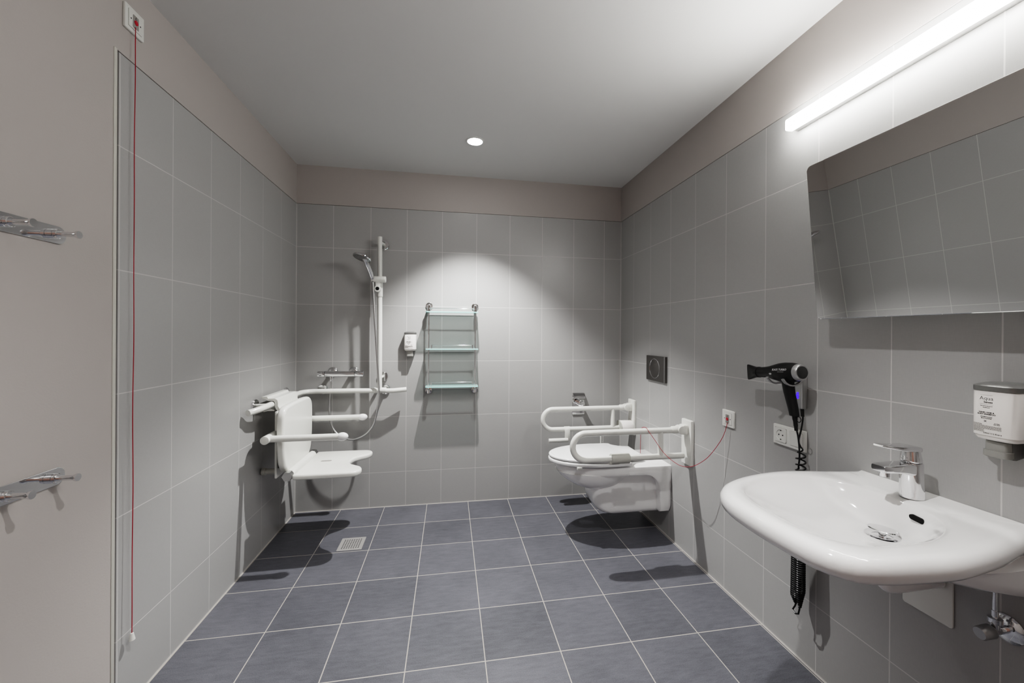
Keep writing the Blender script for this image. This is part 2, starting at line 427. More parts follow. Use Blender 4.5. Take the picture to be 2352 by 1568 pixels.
rings = [ring(lambda i: ru[i] * .30, lambda i, x, y: uz(x)), ring(lambda i: ru[i] * .8, lambda i, x, y: uz(x) + .0),
         ring(lambda i: ru[i] * .95, lambda i, x, y: uz(x) + .012), ring(lambda i: ru[i], lambda i, x, y: uz(x) + .035),
         ring(lambda i: ru[i] * .55 + (ro[i]) * .45 if not wallside(i) else ro[i], lambda i, x, y: .722),
         ring(inset(.055), lambda i, x, y: .748), ring(inset(.03), lambda i, x, y: .752), ring(inset(.013), lambda i, x, y: .757), ring(inset(.004), lambda i, x, y: .766),
         ring(inset(0), lambda i, x, y: .780), ring(inset(.002), lambda i, x, y: .792), ring(inset(.009), lambda i, x, y: .802), ring(inset(.020), lambda i, x, y: .8075),
         ring(inset(.034), lambda i, x, y: .8085)]
def bb(i): return rb[i]
def lerp_deck(k): return lambda i: (ro[i] - (0 if wallside(i) else .034)) * (1 - k) + (rb[i]) * k
rings += [ring(lerp_deck(.4), lambda i, x, y: .8075), ring(lerp_deck(.8), lambda i, x, y: .8055), ring(lambda i: rb[i], lambda i, x, y: .8025),
          ring(lambda i: rb[i] - .004, lambda i, x, y: .7985), ring(lambda i: rb[i] - .008, lambda i, x, y: .792)]
for k, z in ((.08, .783), (.16, .771), (.26, .757), (.38, .744), (.52, .733), (.68, .7245), (.84, .719), (1., .7165)):
    rings.append(ring(lambda i, k=k: (rb[i] - .010) * (1 - k) + .034 * k, lambda i, x, y, z=z: z))
rings += [ring(lambda i: .028, lambda i, x, y: .7150), ring(lambda i: .022, lambda i, x, y: .7120), ring(lambda i: .020, lambda i, x, y: .695)]
t = thing('washbasin', 'white ceramic wheelchair-accessible washbasin with a curved front on the right wall', 'washbasin', (W, CY, .8))
MB().loft(rings).build('bowl', 'ceramic', t, ang=60)
MB().lathe([(0, .037), (.002, .0375), (.003, .033), (.001, .022), (-.014, .020)], (CX, CY, .7155), (0, 0, 1), 36).build('drain_ring', 'chrome', t)
pl = MB(); pl.lathe([(0, .008), (.026, .008), (.026, .024), (.0285, .0325), (.0305, .0335), (.0325, .0315), (.0335, .020), (.0338, .003)], (CX, CY, .702), (.10, .02, 1), 36)
pl.build('plug', 'chrome', t)
ovm = Matrix.Translation((2.2510, -2.160, .777)) @ Matrix.Rotation(math.radians(-8), 4, 'Z') @ fr
ov = MB(ovm @ Matrix.Rotation(math.radians(-3), 4, 'Z')); ov.prism(rrect(-.0185, -.0065, .0185, .0065, .0064), -.004, .0035, .001); ov.build('overflow_opening', 'drainhole', t)
lg = text_mb([('KERAMAG', .0065, 0, 0, 'CENTER', 0)], Matrix.Translation((2.332, -1.925, .8092)) @ Matrix.Rotation(math.radians(-90), 4, 'Z'), lambda u: 0)
bmesh.ops.recalc_face_normals(lg.bm, faces=lg.bm.faces); lg.build('maker_mark', 'inkgrey', t, smooth=False)

# faucet
fx, fy = 2.316, -2.101
t = thing('basin_faucet', 'chrome single-lever mixer tap on the back edge of the washbasin', 'faucet', (fx, fy, .807))
mb = MB(); mb.lathe([(0, .0265), (.003, .0268), (.05, .0255), (.085, .0250), (.0935, .0248), (.097, .0235)], (fx, fy, .8075), (-.02, 0, 1), 40); mb.build('body', 'chrome', t)
sp_ = MB()
def sec(x, zt, zb, hw, r=.005): return [(x, fy + p[0], p[1]) for p in rrect(-hw, zb, hw, zt, r, 4)]
sp_.loft([sec(fx + .005, .9040, .868, .022, .008), sec(fx - .026, .9035, .872, .0215, .008), sec(fx - .05, .9035, .8790, .0215), sec(fx - .085, .9025, .8815, .0205), sec(fx - .108, .9020, .8830, .0195), sec(fx - .113, .9000, .8860, .0175, .004)])
sp_.build('spout', 'chrome', t)
MB().cyl((fx - .092, fy, .870), (fx - .092, fy, .886), .0125).build('aerator', 'chrome', t)
lv = MB(); lv.lathe([(0, .0225), (.002, .0235), (.006, .0235), (.034, .0185), (.038, .0170)], (fx - .003, fy, .9060), (-.03, 0, 1), 40)
lv.loft([[(x, fy + p[0], p[1]) for p in rrect(-h_, zb, h_, zt, min((zt - zb) * .45, .004), 4)] for x, zb, zt, h_ in ((fx + .018, .934, .9405, .012), (fx + .010, .934, .9475, .0185), (fx - .02, .9365, .9520, .0215), (fx - .06, .9405, .9535, .0205), (fx - .085, .9455, .9555, .0185), (fx - .108, .9500, .9575, .0160), (fx - .114, .9520, .9570, .0120))])
lv.build('lever', 'chrome', t)

# trap and cover, angle valve
t = thing('basin_trap', 'white plastic drain trap with wall cover plate beneath the washbasin', 'drain trap', (W, CY, .58))
mb = MB(); mb.tube(bend([(2.200, CY, .70), (2.200, CY, .578), (2.385, CY, .578)], .04, 9), .0185, 20); mb.build('pipe', 'ceramic', t)
MB(local_frame('right', 0, 0)).prism(rrect(2.024, .462, 2.146, .622, .008), 0, .006, .002).build('cover_plate', 'plastic', t)
t = thing('angle_valve', 'chrome angle stop valve on the wall below the washbasin', 'valve', (W, -2.250, .541))
mb = MB(); mb.lathe([(0, .0335), (.002, .0335), (.006, .028), (.009, .013)], (W, -2.250, .541), (-1, 0, 0), 36); mb.build('rosette', 'chrome', t)
mb = MB(); mb.cyl((W - .008, -2.250, .541), (W - .052, -2.250, .541), .0095, n=24); mb.cyl((W - .040, -2.250, .541), (W - .040, -2.250, .566), .0085, n=24)
mb.lathe([(0, .012), (.002, .0135), (.012, .0135), (.014, .0105)], (W - .040, -2.250, .560), (0, 0, 1), 28); mb.cyl((W - .040, -2.250, .572), (W - .040, -2.250, .590), .0065, n=20); mb.build('valve_body', 'chrome', t)
MB().cyl((W - .040, -2.250, .586), (W - .040, -2.250, .665), .005, n=18).build('riser_pipe', 'chrome', t)
MB().lathe([(0, .0135), (.003, .0155), (.030, .0150), (.033, .0130)], (W - .050, -2.250, .541), (-1, .10, -.12), 30).build('handle', 'silver', t)

# ------------------------------------------------------------------ soap dispensers
def soap(kind, a, z, label):
    F = local_frame(kind, a, z); t = thing('soap_dispenser', label, 'soap dispenser', F.translation, None)
    hw_ = .0410; D = .066
    def outline(hw, d, back=.012, n=10):
        pts = []
        for k in range(2 * n + 1):                 # curved front from +hw to -hw
            q = k / n - 1; u = hw * math.sin(q * PI / 2) if False else hw * q
            w = d - .006 * q * q - .010 * abs(q) ** 9
            pts.append((u, w))
        return pts + [(-hw * -1 if False else hw, back)][:0] + [(hw, back), (-hw, back)]
    def rg(hw, d, v, back=.012): return [(p[0], v, p[1]) for p in outline(hw, d, back)]
    b = MB(F); b.loft([rg(.030, D - .012, .000), rg(.036, D - .006, .002), rg(.0385, D - .003, .007), rg(.0392, D - .0025, .011), rg(hw_, D, .0125), rg(hw_, D, .118), rg(hw_ - .001, D - .001, .1195)]); b.build('bottle', 'bottle', t, ang=40)
    c = MB(F); c.loft([rg(hw_ + .0006, D + .001, .1195, .0), rg(hw_ + .0006, D + .001, .131, .0), rg(hw_ - .004, D - .003, .1345, .0), rg(hw_ - .016, D - .020, .1395, .0), rg(.010, D - .040, .1405, .0)]); c.build('cap', 'cap', t, ang=40)
    k = MB(F); k.prism([(-.034, .0), (.034, .0), (.036, .118), (-.036, .118)], 0, .0125, .002)
    k.loft([[(u, v, w) for v, w in ((-.038, .0), (-.043, .022), (-.042, .034), (-.004, .034), (.0, .0))] for u in (-.021, .021)]); k.build('wall_holder', 'cap', t, ang=30)
    p = MB(F); p.loft([[(q[0], v, q[1]) for q in rrect(-w_, .026, w_, D - .010 - dd, .007)] for v, w_, dd in ((-.040, .0205, .004), (-.038, .0225, .001), (-.024, .0225, .001), (-.0235, .0205, .004), (-.002, .020, .004))]); p.build('pump', 'pump', t)
    surf = lambda u: D - .006 * (u / hw_) ** 2 - .010 * abs(u / hw_) ** 9 + .0003
    u0 = -.008
    x = text_mb([('Aqua', .0125, u0, .0975, 'CENTER', -.0001), ('Senses', .0062, u0 + .0035, .0905, 'CENTER', .00018), ('Bergamot, Jasmine &', .0027, u0, .0822, 'CENTER', .00008), ('Sandalwood', .0027, u0, .0785, 'CENTER', .00008),
                 ('HAND, HAIR &', .0044, u0, .0660, 'CENTER', .0002), ('BODY SHAMPOO', .0044, u0, .0617, 'CENTER', .0002), ('SHAMPOOING', .0034, u0, .0555, 'CENTER', .0001), ('MULTI-SOINS', .0034, u0, .0520, 'CENTER', .0001),
                 ('ILN 0240', .0024, u0 + .019, .0425, 'CENTER', .0001), ('EXP: 06/25', .0024, u0 + .019, .0398, 'CENTER', .0001),
                 ('330ml 11.2 fl.oz e', .0046, u0 + .0275, .0125 + .004, 'RIGHT', .0001)], F, surf)
    def strip(u_0, u_1, v_0, v_1):
        n = 8; uu = [u_0 + (u_1 - u_0) * i / n for i in range(n + 1)]
        lo = [x.bm.verts.new((u, v_0, surf(u))) for u in uu]; hi = [x.bm.verts.new((u, v_1, surf(u))) for u in uu]
        for i in range(n): x.bm.faces.new((lo[i], lo[i + 1], hi[i + 1], hi[i]))
    strip(u0 - .0115, u0 + .0115, .1090, .1093); strip(u0 - .0125, u0 + .0125, .0872, .0875)
    strip(u0 - .004, u0 - .0035, .044, .049); strip(u0 - .004, u0 + .001, .0487, .049); strip(u0 + .0007, u0 + .001, .044, .049); strip(u0 - .004, u0 + .001, .044, .0443); strip(u0 - .003, u0 + .0, .0455, .0475)
    x.build('print', 'ink', t, smooth=False)
    # fine small print: rows of tiny grey words
    x = MB(F); rnd = random.Random(7)
    for rows, v_top in ((7, .0385), (4, .0255)):
        for r_ in range(rows):
            u = u0 - .027; end = u0 + (.027 if v_top > .03 and r_ > 1 else -.008 if v_top > .03 else -.004)
            v = v_top - r_ * .00185
            while u < end:
                w = rnd.uniform(.0012, .0042); 
                a_, b_ = u, min(u + w, end); q = [x.bm.verts.new(pp) for pp in ((a_, v, surf(a_)), (b_, v, surf(b_)), (b_, v + .0010, surf(b_)), (a_, v + .0010, surf(a_)))]
                x.bm.faces.new(q); u += w + .0006
    x.build('small_print', 'inkgrey', t, smooth=False)
    return t
soap('right', -2.2545, 1.001, 'white soap dispenser with black print on the right wall above the washbasin')
soap('back', .7745, 1.125, 'white soap dispenser on the back wall beside the glass shelves')

# ------------------------------------------------------------------ emergency call switches
def screw_dot(b, u, v, w, r=.0022): b.prism(circ(u, v, r, 12), w, w + .0008)
def call_switch(kind, a, z, label, cordpts, weight=None, front=0.):
    F = local_frame(kind, a, z) @ Matrix.Translation((0, 0, front)); t = thing('emergency_call_switch', label, 'call switch', F.translation)
    MB(F).prism(rrect(-.0405, -.0405, .0405, .0405, .003), 0, .0095, .0025).build('frame', 'plastic', t)
    MB(F).prism(rrect(-.028, -.028, .028, .028, .002), .0095, .0115, .0008).build('insert', 'plastic', t)
    b = MB(F); b.prism(rrect(-.0287, -.0287, .0287, .0287, .002), .0090, .00965); b.build('insert_gap', 'insetgrey', t)
    MB(F).prism(rrect(-.0125, -.022, .0125, .020, .003), .0115, .0121).build('inset_panel', 'insetgrey', t)
    MB(F).prism(circ(0, -.002, .0078), .0121, .0145, .001).build('button', 'red', t)
    b = MB(F); screw_dot(b, -.020, 0, .0115); screw_dot(b, .020, 0, .0115)
    b.prism(circ(0, .0155, .0012, 10), .0121, .0124); b.prism(rrect(-.0016, .0118, .0016, .0140, .0005, 2), .0121, .0124)
    b.prism(rrect(-.0042, .0086, .0042, .0102, .0005, 2), .0121, .0124); b.build('screws_and_symbol', 'ink', t)
    c = MB(); c.tube(cordpts, .0013, 10); co = c.build('pull_cord', 'cord', t)
    if weight:
        x, y, zz = weight
        MB().lathe([(0, .003), (.001, .0045), (.020, .0085), (.023, .0088), (.0235, .006)], (x, y, zz + .0235), (0, 0, -1), 20).build('cord_weight', 'plastic', co)
    return t
cx_, cy_ = .0185, -1.478
pts = [(.0135, -1.470, 2.262), (.017, -1.473, 2.2610), (.0185, -1.475, 2.255)]
for k in range(1, 40):
    z_ = 2.255 - k * (2.255 - .249) / 39; pts.append((.0185 + .0007 * math.sin(k * .7), -1.4765 + .0008 * math.sin(k * .45), z_))
call_switch('left', -1.466, 2.283, 'white emergency call switch with long hanging red cord, high on the left wall', pts, (pts[-1][0], pts[-1][1], .227), .0015)
sag = [(2.3835, -1.266, .8285), (2.380, -1.262, .800), (2.372, -1.250, .755), (2.360, -1.233, .714), (2.342, -1.209, .665), (2.323, -1.185, .626), (2.297, -1.152, .590), (2.275, -1.123, .571), (2.250, -1.091, .567), (2.230, -1.065, .577), (2.208, -1.037, .597), (2.186, -1.009, .627), (2.164, -.980, .672), (2.141, -.951, .716), (2.133, -.940, .7330), (2.127, -.930, .7360), (2.120, -.920, .7330), (2.116, -.909, .716), (2.114, -.9075, .66), (2.1135, -.907, .61), (2.113, -.907, .585)]
call_switch('right', -1.2635, .846, 'white emergency call switch whose red cord loops over the nearer grab bar', spline(sag, 5), (2.113, -.907, .559))

# socket and light switch
F = local_frame('right', -1.6175, .846)
t = thing('socket_and_switch', 'white double wall plate with power socket and light switch behind the hair dryer cord', 'wall socket', F.translation)
MB(F).prism(rrect(-.0765, -.0405, .0765, .0405, .003), 0, .0095, .0025).build('frame', 'plastic', t)
b = MB(F); b.prism(rrect(-.0660, -.0287, -.0093, .0287, .002), .0090, .00965); b.prism(rrect(.0083, -.0287, .0660, .0287, .002), .0090, .00965); b.build('insert_gap', 'insetgrey', t)
mb = MB(F)      # socket insert with a round well
c0 = (-.0377, 0)
def se_(a, e=.22): return (c0[0] + .0279 * math.copysign(abs(math.cos(a)) ** e, math.cos(a)), .028 * math.copysign(abs(math.sin(a)) ** e, math.sin(a)))
o4 = [se_(2 * PI * (k + .5) / 48) for k in range(48)]
def rc(r): return [(c0[0] + r * math.cos(2 * PI * (k + .5) / 48), r * math.sin(2 * PI * (k + .5) / 48)) for k in range(48)]
mb.loft([[(p[0], p[1], w) for p in q] for q, w in ((o4, .0095), (o4, .0122), (rc(.0215), .0125), (rc(.0207), .0118), (rc(.0200), .0100))]); so = mb.build('socket', 'plastic', t)
b = MB(F); b.prism(circ(c0[0] - .0095, 0, .0028, 14), .0099, .0106); b.prism(circ(c0[0] + .0095, 0, .0028, 14), .0099, .0106); b.prism(rrect(c0[0] - .003, .0165, c0[0] + .003, .0195, .0008, 2), .0099, .0112); b.prism(rrect(c0[0] - .003, -.0195, c0[0] + .003, -.0165, .0008, 2), .0099, .0112); b.build('contacts', 'drainhole', so)
b = MB(F); b.loft([[(u, v, w) for v, w in ((-.0275, .0095), (-.0275, .0115), (.0275, .0155), (.0275, .0095))] for u in (.0090, .0652)]); b.build('rocker', 'plastic', t)

# ------------------------------------------------------------------ flush plate
F = local_frame('right', -.575, 1.03)
t = thing('flush_plate', 'dark brushed metal toilet flush plate with a round button on the right wall', 'flush plate', F.translation)
MB(F).prism(rrect(-.122, -.082, .122, .082, .001, 2), 0, .014, .0008, 2).build('plate', 'darksteel', t, smooth=False)
MB(F).prism(rrect(.108, -.0815, .1135, .0815, .0005, 2), .0135, .0146).build('edge_strip', 'satin', t)
MB(F).lathe([(0, .0645), (.0015, .0645), (.0018, .0632), (.0004, .0625)], (-.012, 0, .0138), (0, 0, 1), 48).build('button_ring', 'chrome', t)
MB(F).prism(circ(-.012, 0, .062, 48), .0135, .0150, .0006, 2).build('button', 'darksteel', t)

# ------------------------------------------------------------------ toilet
TY = -.578
def smooth(a, b, x):
    q = max(0., min(1., (x - a) / (b - a))); return q * q * (3 - 2 * q)
def interp(tab, z):
    if z >= tab[0][0]: return tab[0][1]
    for (z0, v0), (z1, v1) in zip(tab, tab[1:]):
        if z >= z1: return v0 + (v1 - v0) * (z0 - z) / (z0 - z1)
    return tab[-1][1]
XF = [(.455, 1.700), (.430, 1.704), (.405, 1.717), (.38, 1.738), (.355, 1.768), (.33, 1.806), (.312, 1.850), (.300, 1.893), (.292, 1.924), (.24, 1.929), (.215, 1.935), (.19, 1.946), (.17, 1.964), (.158, 1.984), (.150, 2.02)]
def pl(x0, hw, xb, n=22, L=.33, e=2.2, hb=None):       # D outline with an open straight back at xb
    s_ = []
    for k in range(n + 1):
        q = (k / n) ** 1.8; s_.append((x0 + L * q, hw * math.sqrt(max(0, 1 - (1 - q) ** e))))
    s_.append((xb, hb or hw))
    return [(x, TY - h_) for x, h_ in reversed(s_)] + [(x, TY + h_) for x, h_ in s_[1:]]
t = thing('wall_hung_toilet', 'white ceramic wall-hung toilet with closed lid between two grab bars', 'toilet', (W, TY, .3))
b = MB()
# rim band and deck
b.loft([[(x, y, z) for x, y in pl(x0, hw, W - .0005)] for z, x0, hw in ((.396, 1.740, .158), (.399, 1.728, .167), (.404, 1.722, .1705), (.415, 1.717, .1735), (.430, 1.711, .1740), (.444, 1.708, .1740), (.450, 1.711, .1725), (.453, 1.718, .168))])
# bowl under the rim
def bowlring(z):
    q = (.455 - z) / .166; e = math.sqrt(max(0, 1 - q ** 2.3)); xf = interp(XF, z); xc = 1.965
    fr_, bk = xc - xf, .235 * (.35 + .65 * e)
    return [(xc - (fr_ if math.cos(a) > 0 else bk) * math.copysign(abs(math.cos(a)) ** .92, math.cos(a)), TY + (.168 * (.30 + .70 * e)) * math.copysign(abs(math.sin(a)) ** .92, math.sin(a)), z) for a in [2 * PI * k / 64 for k in range(64)]]
b.loft([bowlring(z) for z in (.292, .2935, .297, .302, .309, .318, .330, .345, .362, .380, .398, .410)])
# trap box
def trapring(z):
    k = min(1, (z - .150) / .040); e = math.sqrt(max(0, 1 - (1 - k) ** 2)); x0 = interp(XF, z) if z < .29 else 1.924; hw = .098 + .024 * e
    r = .060; out = []
    for cx_, cy_, a0, rr in ((W - .001, 1, None, 0), ):
        pass
    x0 = max(x0, 1.905)
    out = [(W - .001, TY - hw)]
    out += [(x0 + r - r * math.sin(math.radians(q)), TY - hw + r - r * math.cos(math.radians(q))) for q in range(0, 91, 9)]
    out += [(x0 + r - r * math.sin(math.radians(q)), TY + hw - r + r * math.cos(math.radians(q))) for q in range(90, -1, -9)]
    out += [(W - .001, TY + hw)]
    return [(x, y, z) for x, y in out]
b.loft([trapring(z) for z in (.150, .1505, .152, .155, .160, .167, .176, .188, .200, .215, .235, .26, .30, .34, .40, .44)])
# full-depth flange at the wall with the rounded arch, as a side profile
pr = [(W - .001, .160), (2.338, .160), (2.331, .163), (2.327, .170), (2.3265, .180), (2.326, .192), (2.3255, .206), (2.325, .222), (2.3235, .25)] + [(2.322, .30)] + [(2.2265 + .0955 * math.cos(math.radians(q)), .3050 + .0955 * math.sin(math.radians(q))) for q in range(0, 91, 9)] + [(2.20, .4005), (2.12, .402), (2.12, .43), (W - .001, .43), (W - .001, .30), (W - .001, .25), (W - .001, .222), (W - .001, .206), (W - .001, .192), (W - .001, .180), (W - .001, .170)]
n0 = len(b.bm.verts); b.prism(pr, -.1745, .1745, .006, 3)
b.bm.verts.ensure_lookup_table()
for v in list(b.bm.verts)[n0:]:
    q_ = max(0, min(.0695, .228 - v.co.y)); d_ = .07 - math.sqrt(.07 ** 2 - q_ ** 2)
    v.co = Vector((v.co.x, TY + v.co.z * (1 - .62 * d_ / .174), v.co.y))
b.build('bowl', 'ceramic', t, ang=42)
def dshape(xf, hw, xb, z=None, n=26, L=.33):
    s_ = []
    for k in range(n + 1):
        q = (k / n) ** 1.8; x = xf + L * q; s_.append((x, hw * math.sqrt(max(0, 1 - (1 - q) ** 2.2))))
    s_.append((xb, hw * .97))
    return [(x, TY - h_) for x, h_ in reversed(s_)] + [(x, TY + h_) for x, h_ in s_[1:]]
MB().prism(dshape(1.668, .189, 2.135), .463, .4865, .008, 4).build('seat', 'seatwhite', t, ang=50)
def lidshape(xf, hw):
    s_ = []
    for k in range(27):
        q = (k / 26) ** 1.8; s_.append((xf + .33 * q, hw * math.sqrt(max(0, 1 - (1 - q) ** 2.2))))
    s_ += [(2.10, hw * .98), (2.128, hw * .95), (2.136, hw * .90), (2.136, hw * .80), (2.150, hw * .70), (2.175, hw * .58), (2.20, hw * .52), (2.225, hw * .50), (2.24, hw * .46)]
    return [(x, TY - h_) for x, h_ in reversed(s_)] + [(x, TY + h_) for x, h_ in s_[1:]]
lid = MB(); lid.prism(lidshape(1.671, .187), .4905, .5055, .006, 4)
lo = lid.build('lid', 'seatwhite', t, ang=50)
bf = MB(); bf.tube([(1.694 , TY + .055 - .0125 * 0, .5056), (1.690, TY + .03, .5062), (1.6905, TY, .5062), (1.697, TY - .03, .5056)], .0012, 8); bf.build('finger_grip', 'plastic', lo)
MB().box((2.10, TY - .085, .458), (2.262, TY + .085, .488), .008).build('hinge_block', 'seatwhite', t)
mb = MB(); mb.box((1.80, TY - .168, .448), (1.83, TY - .150, .465), .003); mb.build('seat_buffer', 'plastic', t)

# ------------------------------------------------------------------ folding grab bars
def grab_bar(y, label, kind):
    t = thing('folding_grab_bar', label, 'grab bar', (W, y, .64), 'folding grab bars at the toilet' if False else None)
    F = local_frame('right', y, 0)
    MB(F).prism(rrect(-.0475, .517, .0475, .772, .006), 0, .019, .004).build('wall_plate', 'nylon', t)
    h = MB(); h.box((W - .052, y - .024, .690), (W - .018, y + .024, .745), .008); h.cyl((W - .056, y - .0255, .7165), (W - .056, y + .0255, .7165), .0235, n=30, bev=.003)
    h.lathe([(0, .021), (.004, .022), (.05, .0205), (.055, .0175)], (W - .056, y, .716), (-1, 0, 0), 28); h.build('hinge', 'nylon', t)
    zu, zl, r = .7145, .5695, .0725; xc = 1.783
    xe = 2.362 if kind == 'near' else 2.285
    path = [(W - .075, y, zu), (2.2, y, zu), (2.0, y, zu), (xc + .05, y, zu)] + [(xc - r * math.sin(PI * k / 16), y, (zu + zl) / 2 + r * math.cos(PI * k / 16)) for k in range(17)] + [(xc + .05, y, zl), (2.0, y, zl), (xe - .003, y, zl), (xe, y, zl)]
    MB().tube(path, [.0165] * (len(path) - 1) + [.0150], 24).build('tube', 'nylon', t)
    xb = 2.222 if kind == 'near' else 2.236
    MB().cyl((xb, y, zl + .005), (xb, y, zu - .005), .0150, n=24).build('cross_bar', 'nylon', t)
    if kind == 'near':
        b = MB(); b.lathe([(0, .0265), (.002, .028), (.103, .028), (.105, .0265)], (1.928, y, zl), (1, 0, 0), 30); b.box((1.916, y - .014, zl - .029), (1.975, y + .014, zl + .0), .005); b.build('sleeve', 'greynylon', t)
    else:
        b = MB(); b.lathe([(0, .0195), (.040, .0195)], (1.868, y, zl), (1, 0, 0), 26); b.build('clip_sleeve', 'nylon', t)
        b = MB(); b.box((1.868, y - .022, .487), (1.905, y - .016, .575), .003); b.cyl((1.750, y - .019, .4960), (1.890, y - .019, .4960), .0150, n=22, bev=.002); b.build('lever', 'nylon', t)
        b = MB(); b.lathe([(0, .0515), (.006, .0515)], (2.283, y, zl), (1, 0, 0), 30); b.cyl((2.283, y, zl), (2.40 - .016, y, zl), .012); b.build('roll_holder', 'greynylon', t)
    return t
grab_bar(-.932, 'white folding grab bar nearest the washbasin, with a grey-white sleeve on its lower tube', 'near')
grab_bar(-.230, 'white folding grab bar nearest the back wall, carrying a toilet paper roll', 'far')
mb = MB(); mb.loft([[(x, -.230 + r_ * math.cos(2 * PI * k / 40), .5695 + r_ * math.sin(2 * PI * k / 40)) for k in range(40)] for x, r_ in ((2.291, .0205), (2.291, .0490), (2.2935, .0505), (2.3745, .0505), (2.377, .0490), (2.377, .0205))], False, False)
n0 = mb.bm; mb.loft([[(x, -.230 + .0205 * math.cos(2 * PI * k / 40), .5695 + .0205 * math.sin(2 * PI * k / 40)) for k in range(40)] for x in (2.291, 2.377)], False, False)
tag(mb.build('toilet_paper_roll', 'paper'), 'white toilet paper roll hanging on the grab bar beside the back wall', 'toilet paper')

# chrome roll holder on the back wall
F = local_frame('back', 2.048, .722)
t = thing('paper_roll_holder', 'small chrome plate holder with round knob on the back wall behind the grab bar', 'roll holder', F.translation)
MB(F).prism(rrect(-.049, -.100, .049, .072, .004), 0, .006, .0015).build('wall_plate', 'chrome', t, smooth=False)
b = MB(F); b.loft([[(u, v, w) for v, w in ((.066, .006), (.068, .012), (.052, .026), (.040, .034), (.034, .034), (.036, .028), (.048, .020), (.058, .006))] for u in (-.046, .046)]); b.build('cover_flap', 'chrome', t, ang=50)
b = MB(F); b.cyl((.004, -.004, .006), (.004, -.004, .060), .020, n=32); b.lathe([(0, .0255), (.004, .0265), (.008, .0255), (.011, .018), (.012, .004)], (.004, -.004, .058), (0, 0, 1), 32); b.build('knob', 'chrome', t)

# toilet brush behind the toilet
t = thing('toilet_brush', 'white toilet brush handle standing behind the toilet by the back wall', 'toilet brush', (2.185, -.10, 0))
MB().lathe([(0, .045), (.004, .047), (.30, .047), (.30, .043), (.012, .041)], (2.185, -.10, .0), (0, 0, 1), 28).build('holder', 'plastic', t)
MB().lathe([(0, .006), (.10, .006), (.155, .0052), (.225, .0060), (.300, .0075), (.312, .0060), (.316, .002)], (2.178, -.15, .24), (0, .0, 1), 18).build('handle', 'plastic', t)
MB().tube([(2.190, -.150, .54), (2.194, -.150, .50), (2.195, -.150, .455), (2.192, -.150, .440), (2.187, -.150, .448)], .0022, 8).build('hook', 'plastic', t)

# ------------------------------------------------------------------ shower rail
t = thing('shower_grab_rail', 'white angled shower grab rail with vertical pole round the back left corner', 'grab rail', (.08, -.09, .85))
RZ, RX, RY, RR = .852, .082, -.088, .0165
path = bend([(.033, -.738, RZ - .018), (.040, -.722, RZ - .016), (.068, -.680, RZ - .008), (RX, -.615, RZ - .001), (RX, -.4, RZ), (RX, RY, RZ), (.4, RY, RZ), (.665, RY, RZ - .004), (.752, RY + .018, RZ + .001)], .085, 10)
MB().tube(path, RR, 24).build('rail', 'nylon', t)
MB().tube([(.573, RY, RZ + .01), (.573, RY, 1.2), (.571, RY, 1.6), (.569, RY, 1.922)], RR, 24).build('pole', 'nylon', t)
MB().cyl((.535, RY, RZ), (.618, RY, RZ), .0195, n=26, bev=.002).build('corner_joint', 'nylon', t)
def flange(kind, a, z, reach, side=0.):
    F = local_frame(kind, a, z)
    MB(F).lathe([(0, .0350), (.010, .0350), (.013, .0325), (.0135, .010)], (0, 0, 0), (0, 0, 1), 36).build('wall_flange', 'chrome', t)
    MB(F).tube(bend([(0, 0, .012), (0, 0, reach * .6), (side, 0, reach)], .02, 5), .0095, 18).build('standoff', 'nylon', t)
flange('left', -.601, .850, .075, 0.); flange('left', -.180, .858, .075, 0.)
flange('back', .178, .853, .082); flange('back', .600, .846, .082, -.02)
flange('back', .583, .940, .082, -.012); flange('back', .585, 1.883, .082, -.014)

# slider with holder, as its own thing clamped on the pole
t = thing('shower_slider', 'white sliding hand shower holder with a black hole, clamped on the vertical pole', 'shower holder', (.57, RY, 1.6))
b = MB(); b.cyl((.571, RY, 1.505), (.571, RY, 1.640), .0205, n=28, bev=.001); b.build('clamp', 'nylon', t)
b = MB(); b.lathe([(0, .0155), (.002, .0205), (.093, .0215), (.096, .0190)], (.520, RY - .028, 1.622), (1, 0, 0), 28); b.build('cross_holder', 'nylon', t)
b = MB(local_frame('back', 0, 0)); b.prism(rrect(.5475, 1.553, .5755, 1.612, .004), .088, .124, .003); b.prism(circ(.5620, 1.556, .0225, 30), .090, .126, .003)
b.build('release_tab', 'nylon', t)
b = MB(local_frame('back', 0, 0)); b.prism(circ(.5612, 1.5575, .0125, 24), .120, .1268); b.build('hole', 'drainhole', t)

# hand shower
t = thing('hand_shower', 'chrome round hand shower resting in the slider on the pole', 'hand shower', (.52, -.13, 1.62))
hc = Vector((.478, -.212, 1.752)); n_ = Vector((-.27, -.22, -.93)).normalized()
b = MB(); b.lathe([(-.024, .012), (-.022, .028), (-.011, .050), (-.003, .0595), (.003, .0610), (.007, .0590)], hc, n_, 44); b.build('head', 'chrome', t)
fa = MB(); fa.lathe([(.0065, .0575), (.0080, .0570), (.0088, .030), (.0095, .016), (.0098, .003)], hc, n_, 40); fo = fa.build('spray_face', 'silver', t)
nz = MB(); ax = n_.cross(Vector((0, 0, 1))).normalized(); ay = n_.cross(ax)
for rr_, cnt in ((.016, 8), (.025, 12), (.034, 18), (.043, 24), (.051, 28)):
    for k in range(cnt):
        p = hc + n_ * .0078 + (ax * math.cos(2 * PI * k / cnt) + ay * math.sin(2 * PI * k / cnt)) * rr_; nz.cyl(p, p + n_ * .0026, .0011, n=6)
no = nz.build('nozzles', 'rubber', fo); no['kind'] = 'stuff'
